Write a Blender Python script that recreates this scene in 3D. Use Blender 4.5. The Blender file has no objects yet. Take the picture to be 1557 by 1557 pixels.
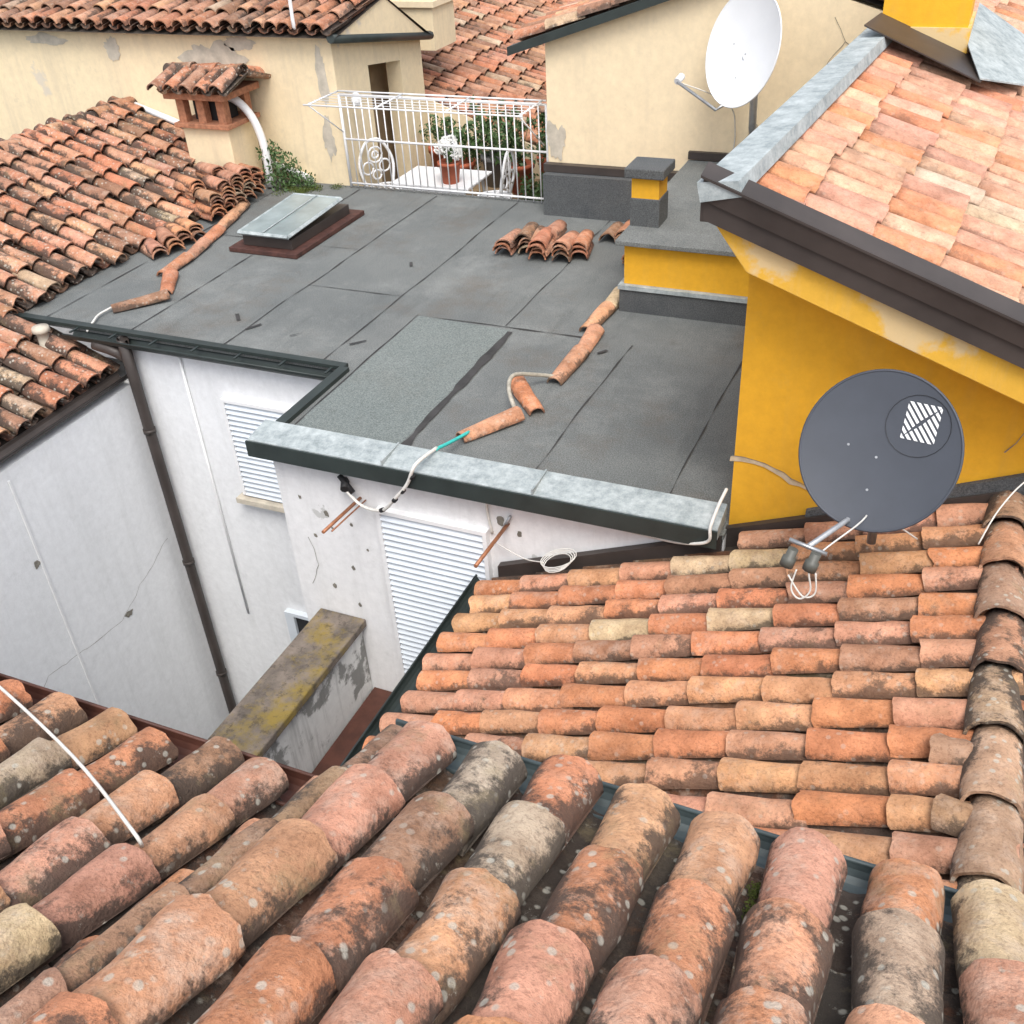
import bpy, math, random
from mathutils import Vector, Matrix, noise
random.seed(7)
V=Vector
sc=bpy.context.scene
# ---------------------------------------------------------------- materials
def newmat(name):
    m=bpy.data.materials.new(name); m.use_nodes=True
    nt=m.node_tree; nt.nodes.clear()
    out=nt.nodes.new('ShaderNodeOutputMaterial'); b=nt.nodes.new('ShaderNodeBsdfPrincipled')
    nt.links.new(b.outputs[0],out.inputs[0])
    return m,nt,b
def N(nt,t,**k):
    n=nt.nodes.new(t)
    for a,v in k.items(): setattr(n,a,v)
    return n
def noise_n(nt,vec,scale,detail=5,rough=.6):
    n=N(nt,'ShaderNodeTexNoise'); n.inputs['Scale'].default_value=scale
    n.inputs['Detail'].default_value=detail; n.inputs['Roughness'].default_value=rough
    nt.links.new(vec,n.inputs['Vector']); return n.outputs['Fac']
def ramp(nt,fac,a,b,ca=(0,0,0,1),cb=(1,1,1,1)):
    r=N(nt,'ShaderNodeValToRGB'); e=r.color_ramp.elements
    e[0].position=a; e[0].color=ca; e[1].position=b; e[1].color=cb
    nt.links.new(fac,r.inputs[0]); return r.outputs[0]
def mix(nt,f,a,b,mode='MIX'):
    m=N(nt,'ShaderNodeMix',data_type='RGBA',blend_type=mode)
    for s,v in ((m.inputs[0],f),(m.inputs[6],a),(m.inputs[7],b)):
        if isinstance(v,(int,float)): s.default_value=v
        elif isinstance(v,tuple): s.default_value=v if len(v)==4 else (*v,1)
        else: nt.links.new(v,s)
    return m.outputs[2]
def math_n(nt,op,a,b=None,clamp=False):
    m=N(nt,'ShaderNodeMath',operation=op,use_clamp=clamp)
    for i,v in enumerate((a,b)):
        if v is None: continue
        if isinstance(v,(int,float)): m.inputs[i].default_value=v
        else: nt.links.new(v,m.inputs[i])
    return m.outputs[0]
def bump(nt,b,h,strength=.3,dist=.01):
    n=N(nt,'ShaderNodeBump'); n.inputs['Strength'].default_value=strength; n.inputs['Distance'].default_value=dist
    nt.links.new(h,n.inputs['Height']); nt.links.new(n.outputs[0],b.inputs['Normal'])
def coords(nt,sx=1,sy=1,sz=1):
    t=N(nt,'ShaderNodeTexCoord'); m=N(nt,'ShaderNodeMapping'); m.inputs['Scale'].default_value=(sx,sy,sz)
    nt.links.new(t.outputs['Object'],m.inputs[0]); return m.outputs[0]
def simple(name,col,rough=.6,metal=0,var=.25,scale=8,bs=.15):
    m,nt,b=newmat(name); c=coords(nt)
    f=ramp(nt,noise_n(nt,c,scale),.3,.7,(1-var,)*3+(1,),(1,1,1,1))
    nt.links.new(mix(nt,1.0,col,f,'MULTIPLY'),b.inputs['Base Color'])
    b.inputs['Roughness'].default_value=rough; b.inputs['Metallic'].default_value=metal
    if bs: bump(nt,b,noise_n(nt,c,scale*8,3),bs,.004)
    return m
def plaster(name,col,dirt,amount=.5,patch=None,streak=True,pth=(.62,.66),big=.86):
    m,nt,b=newmat(name); c=coords(nt)
    bg_=ramp(nt,noise_n(nt,c,.9,5),.3,.75,(big,big,big,1),(1,1,1,1))
    base=mix(nt,1.0,col,bg_,'MULTIPLY')
    fine=ramp(nt,noise_n(nt,c,14,6,.7),.25,.7,(.86,.86,.86,1),(1,1,1,1))
    base=mix(nt,1.0,base,fine,'MULTIPLY')
    if streak:
        cs=coords(nt,3,3,.25)
        st=ramp(nt,noise_n(nt,cs,2.2,6,.7),.50,.76)
        base=mix(nt,math_n(nt,'MULTIPLY',st,amount),base,dirt)
    sp=ramp(nt,noise_n(nt,c,5,7,.75),.58,.68)
    base=mix(nt,math_n(nt,'MULTIPLY',sp,amount*.7),base,dirt)
    if patch:
        pf=ramp(nt,noise_n(nt,c,1.7,7,.62),pth[0],pth[1])
        base=mix(nt,math_n(nt,'MULTIPLY',pf,.75),base,patch)
    nt.links.new(base,b.inputs['Base Color']); b.inputs['Roughness'].default_value=.9
    bump(nt,b,noise_n(nt,c,45,5,.7),.35,.006)
    return m
def terracotta(name,lich=1.0,dark=1.0,dth=(.50,.59),lime_a=.5,pit_a=.55):
    m,nt,b=newmat(name)
    ac=N(nt,'ShaderNodeAttribute',attribute_name='tcol'); ar=N(nt,'ShaderNodeAttribute',attribute_name='trnd')
    sep=N(nt,'ShaderNodeSeparateColor'); nt.links.new(ar.outputs['Color'],sep.inputs[0])
    t,r1,r2=sep.outputs[0],sep.outputs[1],sep.outputs[2]; side=ar.outputs['Alpha']
    comb=N(nt,'ShaderNodeCombineXYZ')
    nt.links.new(math_n(nt,'MULTIPLY',r1,30),comb.inputs[0]); nt.links.new(math_n(nt,'MULTIPLY',r2,30),comb.inputs[1])
    tc=N(nt,'ShaderNodeTexCoord'); ad=N(nt,'ShaderNodeVectorMath',operation='ADD')
    nt.links.new(tc.outputs['Object'],ad.inputs[0]); nt.links.new(comb.outputs[0],ad.inputs[1]); c=ad.outputs[0]
    v=ramp(nt,noise_n(nt,c,7,5,.65),.3,.7,(.62,.56,.52,1),(1.2,1.2,1.2,1))
    base=mix(nt,1.0,ac.outputs['Color'],v,'MULTIPLY')
    lime=ramp(nt,noise_n(nt,c,11,5,.7),.47,.68)
    base=mix(nt,math_n(nt,'MULTIPLY',lime,math_n(nt,'MULTIPLY',r2,lime_a)),base,(.58,.46,.37))
    pit=ramp(nt,noise_n(nt,c,70,4,.75),.36,.5,(.45,.40,.38,1),(1,1,1,1))
    base=mix(nt,pit_a,base,pit,'MULTIPLY')
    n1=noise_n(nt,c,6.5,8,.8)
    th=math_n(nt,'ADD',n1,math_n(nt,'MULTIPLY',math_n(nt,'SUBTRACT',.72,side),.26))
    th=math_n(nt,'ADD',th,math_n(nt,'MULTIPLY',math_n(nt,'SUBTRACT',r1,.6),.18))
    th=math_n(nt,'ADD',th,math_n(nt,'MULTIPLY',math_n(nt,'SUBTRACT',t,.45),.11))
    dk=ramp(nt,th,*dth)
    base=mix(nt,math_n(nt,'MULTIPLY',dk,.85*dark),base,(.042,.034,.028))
    vo=N(nt,'ShaderNodeTexVoronoi'); vo.inputs['Scale'].default_value=22; nt.links.new(c,vo.inputs['Vector'])
    wob_=math_n(nt,'ADD',vo.outputs['Distance'],math_n(nt,'MULTIPLY',noise_n(nt,c,60,3),.12))
    d1=ramp(nt,wob_,.25,.34,(1,1,1,1),(0,0,0,1))
    gate=ramp(nt,noise_n(nt,c,4,3),.44,.54)
    lf=math_n(nt,'MULTIPLY',d1,gate)
    base=mix(nt,math_n(nt,'MULTIPLY',lf,.62*lich),base,(.50,.48,.41))
    wl=ramp(nt,noise_n(nt,c,16,7,.8),.60,.66)
    base=mix(nt,math_n(nt,'MULTIPLY',wl,.5*lich),base,(.46,.43,.36))
    mo=ramp(nt,noise_n(nt,c,5,7,.7),.56,.66)
    base=mix(nt,math_n(nt,'MULTIPLY',mo,.35*lich),base,(.27,.21,.11))
    nt.links.new(base,b.inputs['Base Color']); b.inputs['Roughness'].default_value=.92
    h=math_n(nt,'ADD',noise_n(nt,c,90,4,.7),math_n(nt,'MULTIPLY',noise_n(nt,c,18,4,.6),1.8))
    bump(nt,b,h,.8,.008)
    return m
M_tile=terracotta('terracotta_old',1.0,1.0,(.47,.565))
M_tile_b=terracotta('terracotta_mid',.45,.85,(.53,.62),.35,.5)
M_tile_f=terracotta('terracotta_pale',.25,.5,(.55,.67),.25,.35)
M_under=simple('roof_mortar_dirt',(.055,.042,.032),.95,var=.5,scale=6)
M_white=plaster('white_plaster',(.86,.86,.86),(.45,.45,.43),.3,patch=(.45,.45,.43),pth=(.70,.715),big=.92)
M_whitegrey=plaster('white_plaster_shaded',(.84,.85,.86),(.5,.51,.5),.3,big=.92)
M_cream=plaster('cream_plaster',(.86,.71,.47),(.50,.42,.31),.4,patch=(.58,.52,.44),pth=(.65,.69),big=.93)
M_cream2=plaster('cream_plaster_clean',(.86,.71,.48),(.60,.50,.36),.3,big=.93)
M_yellow=plaster('yellow_plaster',(.82,.425,.022),(.56,.34,.07),.3,big=.88)
M_yellowold=plaster('yellow_plaster_worn',(.82,.46,.05),(.6,.42,.18),.5,patch=(.62,.49,.30),pth=(.53,.58))
M_peel=plaster('peeling_plaster',(.76,.76,.74),(.12,.12,.11),.8,patch=(.10,.10,.09),pth=(.51,.54))
M_green=simple('dark_green_metal',(.035,.047,.044),.5,.1,var=.4,scale=5,bs=.05)
M_teald=simple('valley_metal',(.095,.125,.13),.5,.1,var=.5,scale=9,bs=.05)
M_brown=simple('brown_painted_metal',(.065,.052,.046),.5,.1,var=.4,scale=3,bs=.05)
M_rust=simple('rust_brown_gutter',(.11,.04,.026),.6,.1,var=.5,scale=8)
M_rustd=simple('skylight_rust',(.10,.04,.03),.7,0,var=.6,scale=14)
M_zinc,nt,b=newmat('weathered_zinc'); c=coords(nt)
zz=ramp(nt,noise_n(nt,c,9,8,.8),.35,.65,(.20,.235,.24,1),(.46,.50,.50,1))
nt.links.new(zz,b.inputs['Base Color']); b.inputs['Roughness'].default_value=.7; b.inputs['Metallic'].default_value=.05
bump(nt,b,noise_n(nt,c,30,3),.1,.004)
M_grey=simple('dish_grey_paint',(.050,.057,.072),.5,0,var=.15,scale=6,bs=.03)
M_dishw=simple('dish_white_paint',(.80,.81,.82),.4,0,var=.06,scale=4,bs=.02)
M_wht=simple('white_paint_metal',(.82,.82,.82),.45,0,var=.1,scale=10,bs=.05)
M_slat=simple('shutter_slat_paint',(.66,.71,.76),.5,0,var=.12,scale=6,bs=.05)
M_cable=simple('cable_pvc_white',(.72,.70,.65),.5,0,var=.2,scale=30,bs=0)
M_cabledirt=simple('corrugated_conduit',(.50,.46,.38),.6,0,var=.5,scale=20,bs=0)
M_teal=simple('cable_pvc_teal',(.05,.55,.50),.5,0,var=.2,scale=30,bs=0)
M_black=simple('black_rubber',(.015,.015,.016),.6,0,var=.2,bs=0)
M_copper=simple('copper_rod',(.42,.18,.09),.5,.4,var=.4,scale=20)
M_steel=simple('galvanised_steel',(.45,.46,.47),.4,.7,var=.3,scale=20)
M_pot=simple('terracotta_clay_pot',(.50,.13,.06),.8,var=.3,scale=12)
M_leaf=simple('leaf_green',(.07,.14,.035),.6,var=.6,scale=25,bs=0)
M_mossg=simple('moss_green',(.10,.13,.02),.9,var=.6,scale=40,bs=0)
M_petal=simple('white_petals',(.85,.85,.82),.6,var=.1,bs=0)
M_glass=simple('skylight_glass',(.31,.37,.37),.2,0,var=.35,scale=3,bs=.02)
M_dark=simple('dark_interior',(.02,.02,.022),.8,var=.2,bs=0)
M_doorsh=simple('door_shade',(.30,.21,.12),.8)
M_concrete=simple('paving',(.30,.29,.28),.9,var=.5,scale=2)
M_crack=simple('crack_line',(.26,.24,.20),.9,var=.5,scale=30,bs=0)
M_brick=simple('brick',(.50,.22,.12),.9,var=.5,scale=20,bs=.5)
M_blot=simple('old_render_patch',(.60,.54,.44),.95,var=.35,scale=9,bs=.3)
def membrane(name,a,bcol,stain=1.0):
    m,nt,b=newmat(name); c=coords(nt)
    base=ramp(nt,noise_n(nt,c,.8,6,.7),.35,.65,(*a,1),(*bcol,1))
    st=ramp(nt,noise_n(nt,coords(nt,.8,.8,1),1.3,8,.78),.50,.68)
    base=mix(nt,math_n(nt,'MULTIPLY',st,.36*stain),base,(.30,.31,.295))
    st2=ramp(nt,noise_n(nt,coords(nt,1,1,3),1.1,7,.75),.52,.70)
    base=mix(nt,math_n(nt,'MULTIPLY',st2,.6*stain),base,(.125,.105,.085))
    st3=ramp(nt,noise_n(nt,coords(nt,3,.5,1),2.0,6,.7),.54,.68)
    base=mix(nt,math_n(nt,'MULTIPLY',st3,.25*stain),base,(.06,.065,.065))
    gr=ramp(nt,noise_n(nt,c,110,3,.8),.38,.62,(.6,.6,.6,1),(1.35,1.35,1.35,1))
    base=mix(nt,1.0,base,gr,'MULTIPLY')
    nt.links.new(base,b.inputs['Base Color']); b.inputs['Roughness'].default_value=.9
    bump(nt,b,noise_n(nt,c,120,3,.8),.5,.004)
    return m
M_mem=membrane('slate_membrane',(.118,.127,.125),(.163,.171,.164))
M_mem2=membrane('slate_membrane_patch',(.145,.167,.16),(.17,.19,.18),.4)
M_memd=membrane('slate_membrane_dark',(.06,.065,.07),(.10,.105,.105),.3)
M_joint=simple('bitumen_joint',(.055,.052,.051),.8,var=.6,scale=6)
M_moss,nt,b=newmat('mossy_stone'); c=coords(nt)
bb=ramp(nt,noise_n(nt,c,5,7,.7),.3,.7,(.07,.06,.05,1),(.24,.195,.16,1))
bb=mix(nt,math_n(nt,'MULTIPLY',ramp(nt,noise_n(nt,c,2.2,7,.75),.47,.62),.8),bb,(.26,.18,.025))
bb=mix(nt,math_n(nt,'MULTIPLY',ramp(nt,noise_n(nt,c,14,7,.75),.52,.62),.6),bb,(.05,.04,.03))
nt.links.new(bb,b.inputs['Base Color']); b.inputs['Roughness'].default_value=.95; bump(nt,b,noise_n(nt,c,40,5,.7),.6,.01)
# ---------------------------------------------------------------- helpers
def group(name,loc=(0,0,0)):
    e=bpy.data.objects.new(name,None); e.empty_display_size=.2; e.location=loc
    sc.collection.objects.link(e); return e
def put(me,name,mat,parent):
    o=bpy.data.objects.new(name,me); sc.collection.objects.link(o)
    if mat: me.materials.append(mat)
    if parent:
        o.parent=parent; o.matrix_parent_inverse=Matrix.Translation(-parent.location)
    return o
def poly(name,vs,fs,mat,parent=None,smooth=False):
    me=bpy.data.meshes.new(name); me.from_pydata([tuple(v) for v in vs],[],fs); me.update()
    if smooth:
        for p in me.polygons: p.use_smooth=True
    return put(me,name,mat,parent)
def box(name,x0,x1,y0,y1,z0,z1,mat,parent=None,bev=0):
    vs=[(x,y,z) for x in (x0,x1) for y in (y0,y1) for z in (z0,z1)]
    fs=[(0,1,3,2),(4,6,7,5),(0,4,5,1),(2,3,7,6),(0,2,6,4),(1,5,7,3)]
    o=poly(name,vs,fs,mat,parent)
    if bev:
        m=o.modifiers.new('b','BEVEL'); m.width=bev; m.segments=2
    return o
def prism(name,pts,vec,mat,parent=None,bev=0):
    n=len(pts); pts=[V(p) for p in pts]; vec=V(vec)
    vs=pts+[p+vec for p in pts]
    fs=[tuple(range(n))[::-1],tuple(range(n,2*n))]+[(i,(i+1)%n,n+(i+1)%n,n+i) for i in range(n)]
    o=poly(name,vs,fs,mat,parent)
    if bev:
        m=o.modifiers.new('b','BEVEL'); m.width=bev; m.segments=2
    return o
class Geo:
    def __init__(s): s.v=[]; s.f=[]; s.sm=[]
    def tube(s,pts,r,n=6,sub=0,cap=True):
        pts=[V(p) for p in pts]
        if sub and len(pts)>2:
            q=[]
            for i in range(len(pts)-1):
                p0=pts[max(i-1,0)];p1=pts[i];p2=pts[i+1];p3=pts[min(i+2,len(pts)-1)]
                for k in range(sub):
                    t=k/sub
                    q.append(.5*((2*p1)+(p2-p0)*t+(2*p0-5*p1+4*p2-p3)*t*t+(3*p1-p0-3*p2+p3)*t**3))
            q.append(pts[-1]); pts=q
        base=len(s.v)
        up=None
        for i,p in enumerate(pts):
            d=(pts[min(i+1,len(pts)-1)]-pts[max(i-1,0)]).normalized()
            if up is None:
                up=V((0,0,1)) if abs(d.z)<.9 else V((1,0,0))
            a=d.cross(up).normalized(); up2=a.cross(d).normalized(); up=up2
            rr=r[i] if isinstance(r,(list,tuple)) else r
            for k in range(n):
                w=2*math.pi*k/n
                s.v.append(p+a*(rr*math.cos(w))+up2*(rr*math.sin(w)))
        for i in range(len(pts)-1):
            for k in range(n):
                s.f.append((base+i*n+k,base+i*n+(k+1)%n,base+(i+1)*n+(k+1)%n,base+(i+1)*n+k)); s.sm.append(n>4)
        if cap:
            s.f.append(tuple(base+k for k in range(n))[::-1]); s.sm.append(False)
            e=base+(len(pts)-1)*n
            s.f.append(tuple(e+k for k in range(n))); s.sm.append(False)
    def box(s,x0,x1,y0,y1,z0,z1):
        b=len(s.v)
        s.v+= [V((x,y,z)) for x in (x0,x1) for y in (y0,y1) for z in (z0,z1)]
        for f in [(0,1,3,2),(4,6,7,5),(0,4,5,1),(2,3,7,6),(0,2,6,4),(1,5,7,3)]:
            s.f.append(tuple(b+i for i in f)); s.sm.append(False)
    def quad(s,a,b_,c,d):
        b=len(s.v); s.v+=[V(a),V(b_),V(c),V(d)]; s.f.append((b,b+1,b+2,b+3)); s.sm.append(False)
    def blot(s,c,u,v,ru,rv,n=40,seed=0):
        b=len(s.v); c=V(c);u=V(u);v=V(v)
        for k in range(n):
            w=2*math.pi*k/n; q=V((math.cos(w)*1.3+seed,math.sin(w)*1.3,seed*.7))
            f=1+.55*noise.noise(q)+.3*noise.noise(q*3.1)+.15*noise.noise(q*8)
            s.v.append(c+u*(ru*math.cos(w)*f)+v*(rv*math.sin(w)*f))
        s.f.append(tuple(range(b,b+n))); s.sm.append(False)
    def lathe(s,c,prof,n=20):
        b=len(s.v); c=V(c)
        for r,z in prof:
            for k in range(n):
                w=2*math.pi*k/n; s.v.append(c+V((r*math.cos(w),r*math.sin(w),z)))
        for i in range(len(prof)-1):
            for k in range(n):
                s.f.append((b+i*n+k,b+i*n+(k+1)%n,b+(i+1)*n+(k+1)%n,b+(i+1)*n+k)); s.sm.append(True)
    def leaves(s,c,rad,num,size,flat=1.0,shell=False):
        c=V(c)
        for _ in range(num):
            d=V((random.gauss(0,1),random.gauss(0,1),random.gauss(0,1))).normalized()
            rr=rad*((.85+.15*random.random()) if shell else random.random()**.45)
            p=c+V((d.x*rr,d.y*rr,d.z*rr*flat))
            a=V((random.gauss(0,1),random.gauss(0,1),random.gauss(0,1))).normalized(); b_=a.orthogonal().normalized()
            L=size*random.uniform(.6,1.4); w=L*.4
            s.quad(p-a*L/2,p+b_*w/2,p+a*L/2,p-b_*w/2)
    def build(s,name,mat,parent=None):
        me=bpy.data.meshes.new(name); me.from_pydata([tuple(v) for v in s.v],[],s.f); me.update()
        me.polygons.foreach_set('use_smooth',s.sm)
        return put(me,name,mat,parent)
PAL=[((.55,.24,.125),3.5),((.54,.28,.185),2.8),((.58,.31,.175),2.6),((.55,.41,.26),.5),((.33,.185,.115),1.3),((.43,.34,.25),.5)]
PALB=[((.62,.26,.125),3.5),((.60,.31,.19),3),((.64,.335,.175),3.4),((.62,.46,.28),.6),((.46,.235,.14),.9)]
PALF=[((.64,.34,.23),4),((.66,.38,.25),3),((.64,.28,.145),2),((.64,.48,.34),.5)]
PALC=[((.52,.22,.12),3),((.53,.27,.17),3),((.58,.31,.18),2),((.34,.18,.11),1.5),((.50,.37,.25),.6)]
def pick(pal):
    t=random.random()*sum(w for _,w in pal)
    for c,w in pal:
        t-=w
        if t<=0: break
    k=random.uniform(.88,1.12)
    return tuple(x*k*random.uniform(.96,1.04) for x in c)
class Tiles:
    def __init__(s): s.v=[];s.f=[];s.sm=[];s.c=[];s.r=[]
    def add(s,p,d,n,L,r0,r1,h=.9,seg=8,ring=3,conv=True,col=None,th=.014,lift=.018,wob=.0015,twist=.02,pal=PAL,darkk=1):
        p=V(p);d=V(d).normalized();n=V(n).normalized()
        ro=Matrix.Rotation(random.uniform(-twist,twist),3,n); d=ro@d
        ro=Matrix.Rotation(random.uniform(-.03,.03),3,d); n=ro@n
        sd=d.cross(n).normalized()
        col=col or pick(pal); q1=random.random();q2=random.random()
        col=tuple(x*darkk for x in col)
        def pt(t,a,dr=0,dd=0):
            r=(r0+(r1-r0)*t)-dr
            c=p-d*(L*t-dd)+n*(lift*(1-t))
            zz=math.sin(a)*r*h
            if not conv: zz=(r0*h)-zz
            return c+sd*(r*math.cos(a))+n*zz
        b=len(s.v)
        ss=random.random()*50
        offs=[(random.uniform(-1,1)*wob*.6+noise.noise(V((j*.35,ss,0)))*wob*3.5) for j in range(seg+1)]
        if random.random()<.10 and wob>.003:      # chipped corner
            j0=random.randint(1,seg-1)
            for j in range(seg+1): offs[j]-=max(0,.022-.007*abs(j-j0))*random.uniform(.8,1.1)
        for i in range(ring+1):
            t=i/ring
            for j in range(seg+1):
                a=math.pi*j/seg
                w=noise.noise(V((t*3+ss,a*1.3,ss)))*wob*2.5
                s.v.append(pt(t,a,-w,offs[j] if i==0 else 0)); s.c.append(col); s.r.append((t,q1,q2,math.sin(a)))
        W=seg+1
        for i in range(ring):
            for j in range(seg):
                s.f.append((b+i*W+j,b+i*W+j+1,b+(i+1)*W+j+1,b+(i+1)*W+j)); s.sm.append(True)
        b2=len(s.v)
        for (t,dr) in ((0,0),(0,th)):
            for j in range(W):
                a=math.pi*j/seg
                w=noise.noise(V((ss,a*1.3,ss)))*wob*2.5
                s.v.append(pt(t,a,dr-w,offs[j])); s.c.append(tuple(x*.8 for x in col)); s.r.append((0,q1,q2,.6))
        for j in range(seg):
            s.f.append((b2+j,b2+W+j,b2+W+j+1,b2+j+1)); s.sm.append(False)
        b3=len(s.v)
        for t in (0,1):
            for j in range(W):
                a=math.pi*j/seg
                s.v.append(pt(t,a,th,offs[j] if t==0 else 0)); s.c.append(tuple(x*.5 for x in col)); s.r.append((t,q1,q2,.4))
        for j in range(seg):
            s.f.append((b3+j,b3+W+j,b3+W+j+1,b3+j+1)); s.sm.append(True)
        for j in (0,seg):
            s.f.append((b+j,b+ring*W+j,b3+W+j,b3+j)); s.sm.append(False)
        for j in range(seg):
            s.f.append((b+ring*W+j,b+ring*W+j+1,b3+W+j+1,b3+W+j)); s.sm.append(False)
    def field(s,O,al,d,n,ncol,pitch,rows,exp,r,seg=8,ring=2,clip=None,pal=PAL,base=.035,wob=.0015,jit=.006,ln=.06,h=.9,lift=.018,twist=.02,taper=.82,chd=.55,cjit=.05):
        O=V(O);al=V(al).normalized();d=V(d).normalized();n=V(n).normalized()
        for c in range(ncol):
            cj=random.uniform(-cjit,cjit)
            for k in range(rows):
                p=O+al*(c*pitch)-d*(k*exp)
                if clip and not clip(p): continue
                j=al*random.uniform(-jit,jit)+d*(random.uniform(-.02,.02)+(cj if k else cj*.4))
                s.add(p+j+n*(base+random.uniform(-.004,.006)),d,n,exp+ln,r*random.uniform(.95,1.05),r*taper,seg=seg,ring=ring,pal=pal,wob=wob,h=h,lift=lift,twist=twist)
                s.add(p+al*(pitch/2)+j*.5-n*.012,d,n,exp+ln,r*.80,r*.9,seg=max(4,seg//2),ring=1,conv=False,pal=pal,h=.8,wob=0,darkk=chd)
    def build(s,name,mat,parent=None):
        me=bpy.data.meshes.new(name); me.from_pydata([tuple(v) for v in s.v],[],s.f); me.update()
        me.polygons.foreach_set('use_smooth',s.sm)
        a=me.color_attributes.new('tcol','FLOAT_COLOR','POINT'); a.data.foreach_set('color',[x for c in s.c for x in (*c,1)])
        a=me.color_attributes.new('trnd','FLOAT_COLOR','POINT'); a.data.foreach_set('color',[x for c in s.r for x in c])
        return put(me,name,mat,parent)
def trough(name,p0,p1,r,mat,parent,n=8):
    g=Geo(); p0=V(p0);p1=V(p1); d=(p1-p0).normalized(); a=d.cross(V((0,0,1))).normalized(); u=a.cross(d)
    for (rr,fl) in ((r,0),(r-.006,1)):
        for k in range(n):
            w0=math.pi+math.pi*k/n; w1=math.pi+math.pi*(k+1)/n
            q=[p0+a*(rr*math.cos(w0))+u*(rr*math.sin(w0)),p1+a*(rr*math.cos(w0))+u*(rr*math.sin(w0)),p1+a*(rr*math.cos(w1))+u*(rr*math.sin(w1)),p0+a*(rr*math.cos(w1))+u*(rr*math.sin(w1))]
            g.quad(*q)
    g.tube([p0+a*r,p1+a*r],.008,6); g.tube([p0-a*r,p1-a*r],.008,6)
    return g.build(name,mat,parent)
def crack(g,pts,w,nrm):
    nrm=V(nrm); P=[]
    pts=[V(p) for p in pts]; q=[]
    for i in range(len(pts)-1):
        L=(pts[i+1]-pts[i]).length; k=max(2,int(L/.05))
        for j in range(k): q.append(pts[i].lerp(pts[i+1],j/k))
    q.append(pts[-1])
    for i,p in enumerate(q):
        d=(q[min(i+1,len(q)-1)]-q[max(i-1,0)]).normalized(); s_=d.cross(nrm).normalized()
        o=s_*(noise.noise(p*9)*.035); ww=w*(.5+.9*abs(noise.noise(p*14)))
        P.append((p+o+s_*ww,p+o-s_*ww))
    for i in range(len(P)-1): g.quad(P[i][0],P[i+1][0],P[i+1][1],P[i][1])
# ---------------------------------------------------------------- ground
box('ground',-150,150,-150,150,-6.6,-6.5,M_concrete)
# ---------------------------------------------------------------- house A (foreground)
A=group('terracotta_roof_house',(0,1,0))
dA=V((0,1,-.45)).normalized(); nA=V((0,.45,1)).normalized()
T=Tiles()
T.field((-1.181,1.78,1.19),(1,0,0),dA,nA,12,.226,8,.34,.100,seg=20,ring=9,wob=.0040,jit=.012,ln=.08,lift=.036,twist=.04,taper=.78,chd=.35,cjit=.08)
for k in range(7):
    T.add(V((-1.335,1.86,1.17))-dA*(k*.34),dA,nA,.40,.048,.042,seg=10,ring=4,wob=.005,twist=.05,pal=[((.34,.2,.13),1),((.42,.26,.16),1)])
T.build('upper_roof_tiles',M_tile,A)
zA=lambda y,o: o+.45*(1.8-y)
poly('upper_roof_deck',[(-1.40,1.74,1.17),(1.7,1.74,1.17),(1.7,-1,zA(-1,1.14)),(-1.40,-1,zA(-1,1.14)),(-1.40,1.74,.6),(1.7,1.74,.6),(1.7,-1,.6),(-1.40,-1,.6)],[(0,1,2,3),(0,4,5,1),(0,3,7,4),(1,5,6,2)],M_under,A)
T=Tiles()
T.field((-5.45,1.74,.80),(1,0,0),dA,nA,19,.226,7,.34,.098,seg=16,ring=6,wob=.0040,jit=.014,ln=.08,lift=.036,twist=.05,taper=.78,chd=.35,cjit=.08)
T.build('lower_roof_tiles',M_tile,A)
poly('lower_roof_deck',[(-5.6,1.7,.77),(-1.3,1.7,.77),(-1.3,-1,zA(-1,.74)),(-5.6,-1,zA(-1,.74))],[(0,1,2,3)],M_under,A)
box('courtyard_wall',-8,-2.3,1.2,1.62,-6.5,.76,M_white,A)
box('courtyard_wall_upper',-1.39,2,1.2,1.66,-1.5,1.13,M_white,A)
trough('rust_gutter',(-5.6,1.80,.84),(-1.3,1.80,.84),.07,M_rust,A)
trough('valley_gutter',(-1.35,1.84,1.22),(1.7,1.84,1.16),.06,M_teald,A)
g=Geo()
for x,y,o in [(-1.86,.80,.80),(-1.42,1.2,.82),(-.164,1.62,1.19),(.51,1.65,1.19)]:
    for _ in range(4):
        yy=y+random.uniform(-.09,.09); g.leaves((x+random.uniform(-.02,.02),yy,zA(yy,o)+.02),.024,150,.008,.7)
g.build('roof_moss',M_mossg,A)
g=Geo(); g.tube([(-3.4,1.85,.93),(-3.0,1.73,.99),(-2.34,1.48,1.11),(-1.89,1.27,1.20),(-1.86,1.26,1.14)],.006,6,5); g.build('antenna_cable',M_cable)
# ---------------------------------------------------------------- house B
B=group('terracotta_roof_house',(-1,3.5,0))
dB=V((-1,0,-.4)).normalized(); nB=V((-.4,0,1)).normalized()
zB=lambda x: .326+.4*x
T=Tiles()
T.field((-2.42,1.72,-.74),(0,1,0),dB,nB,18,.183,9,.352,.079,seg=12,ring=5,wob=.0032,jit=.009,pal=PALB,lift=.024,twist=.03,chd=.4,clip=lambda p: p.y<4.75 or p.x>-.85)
T.field((2.2,1.72,-.35),(0,1,0),V((1,0,-.4)),V((.4,0,1)),17,.183,5,.352,.083,seg=8,ring=1)
for x,y in ((.33,2.80),(.30,3.12)): T.add((x,y,zB(x)-.02),(-1,.25,-.3),nB,.15,.075,.07,seg=10,ring=3,wob=.005,pal=[((.40,.25,.15),1)])
T.build('roof_tiles',M_tile_b,B)
T=Tiles()
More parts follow.
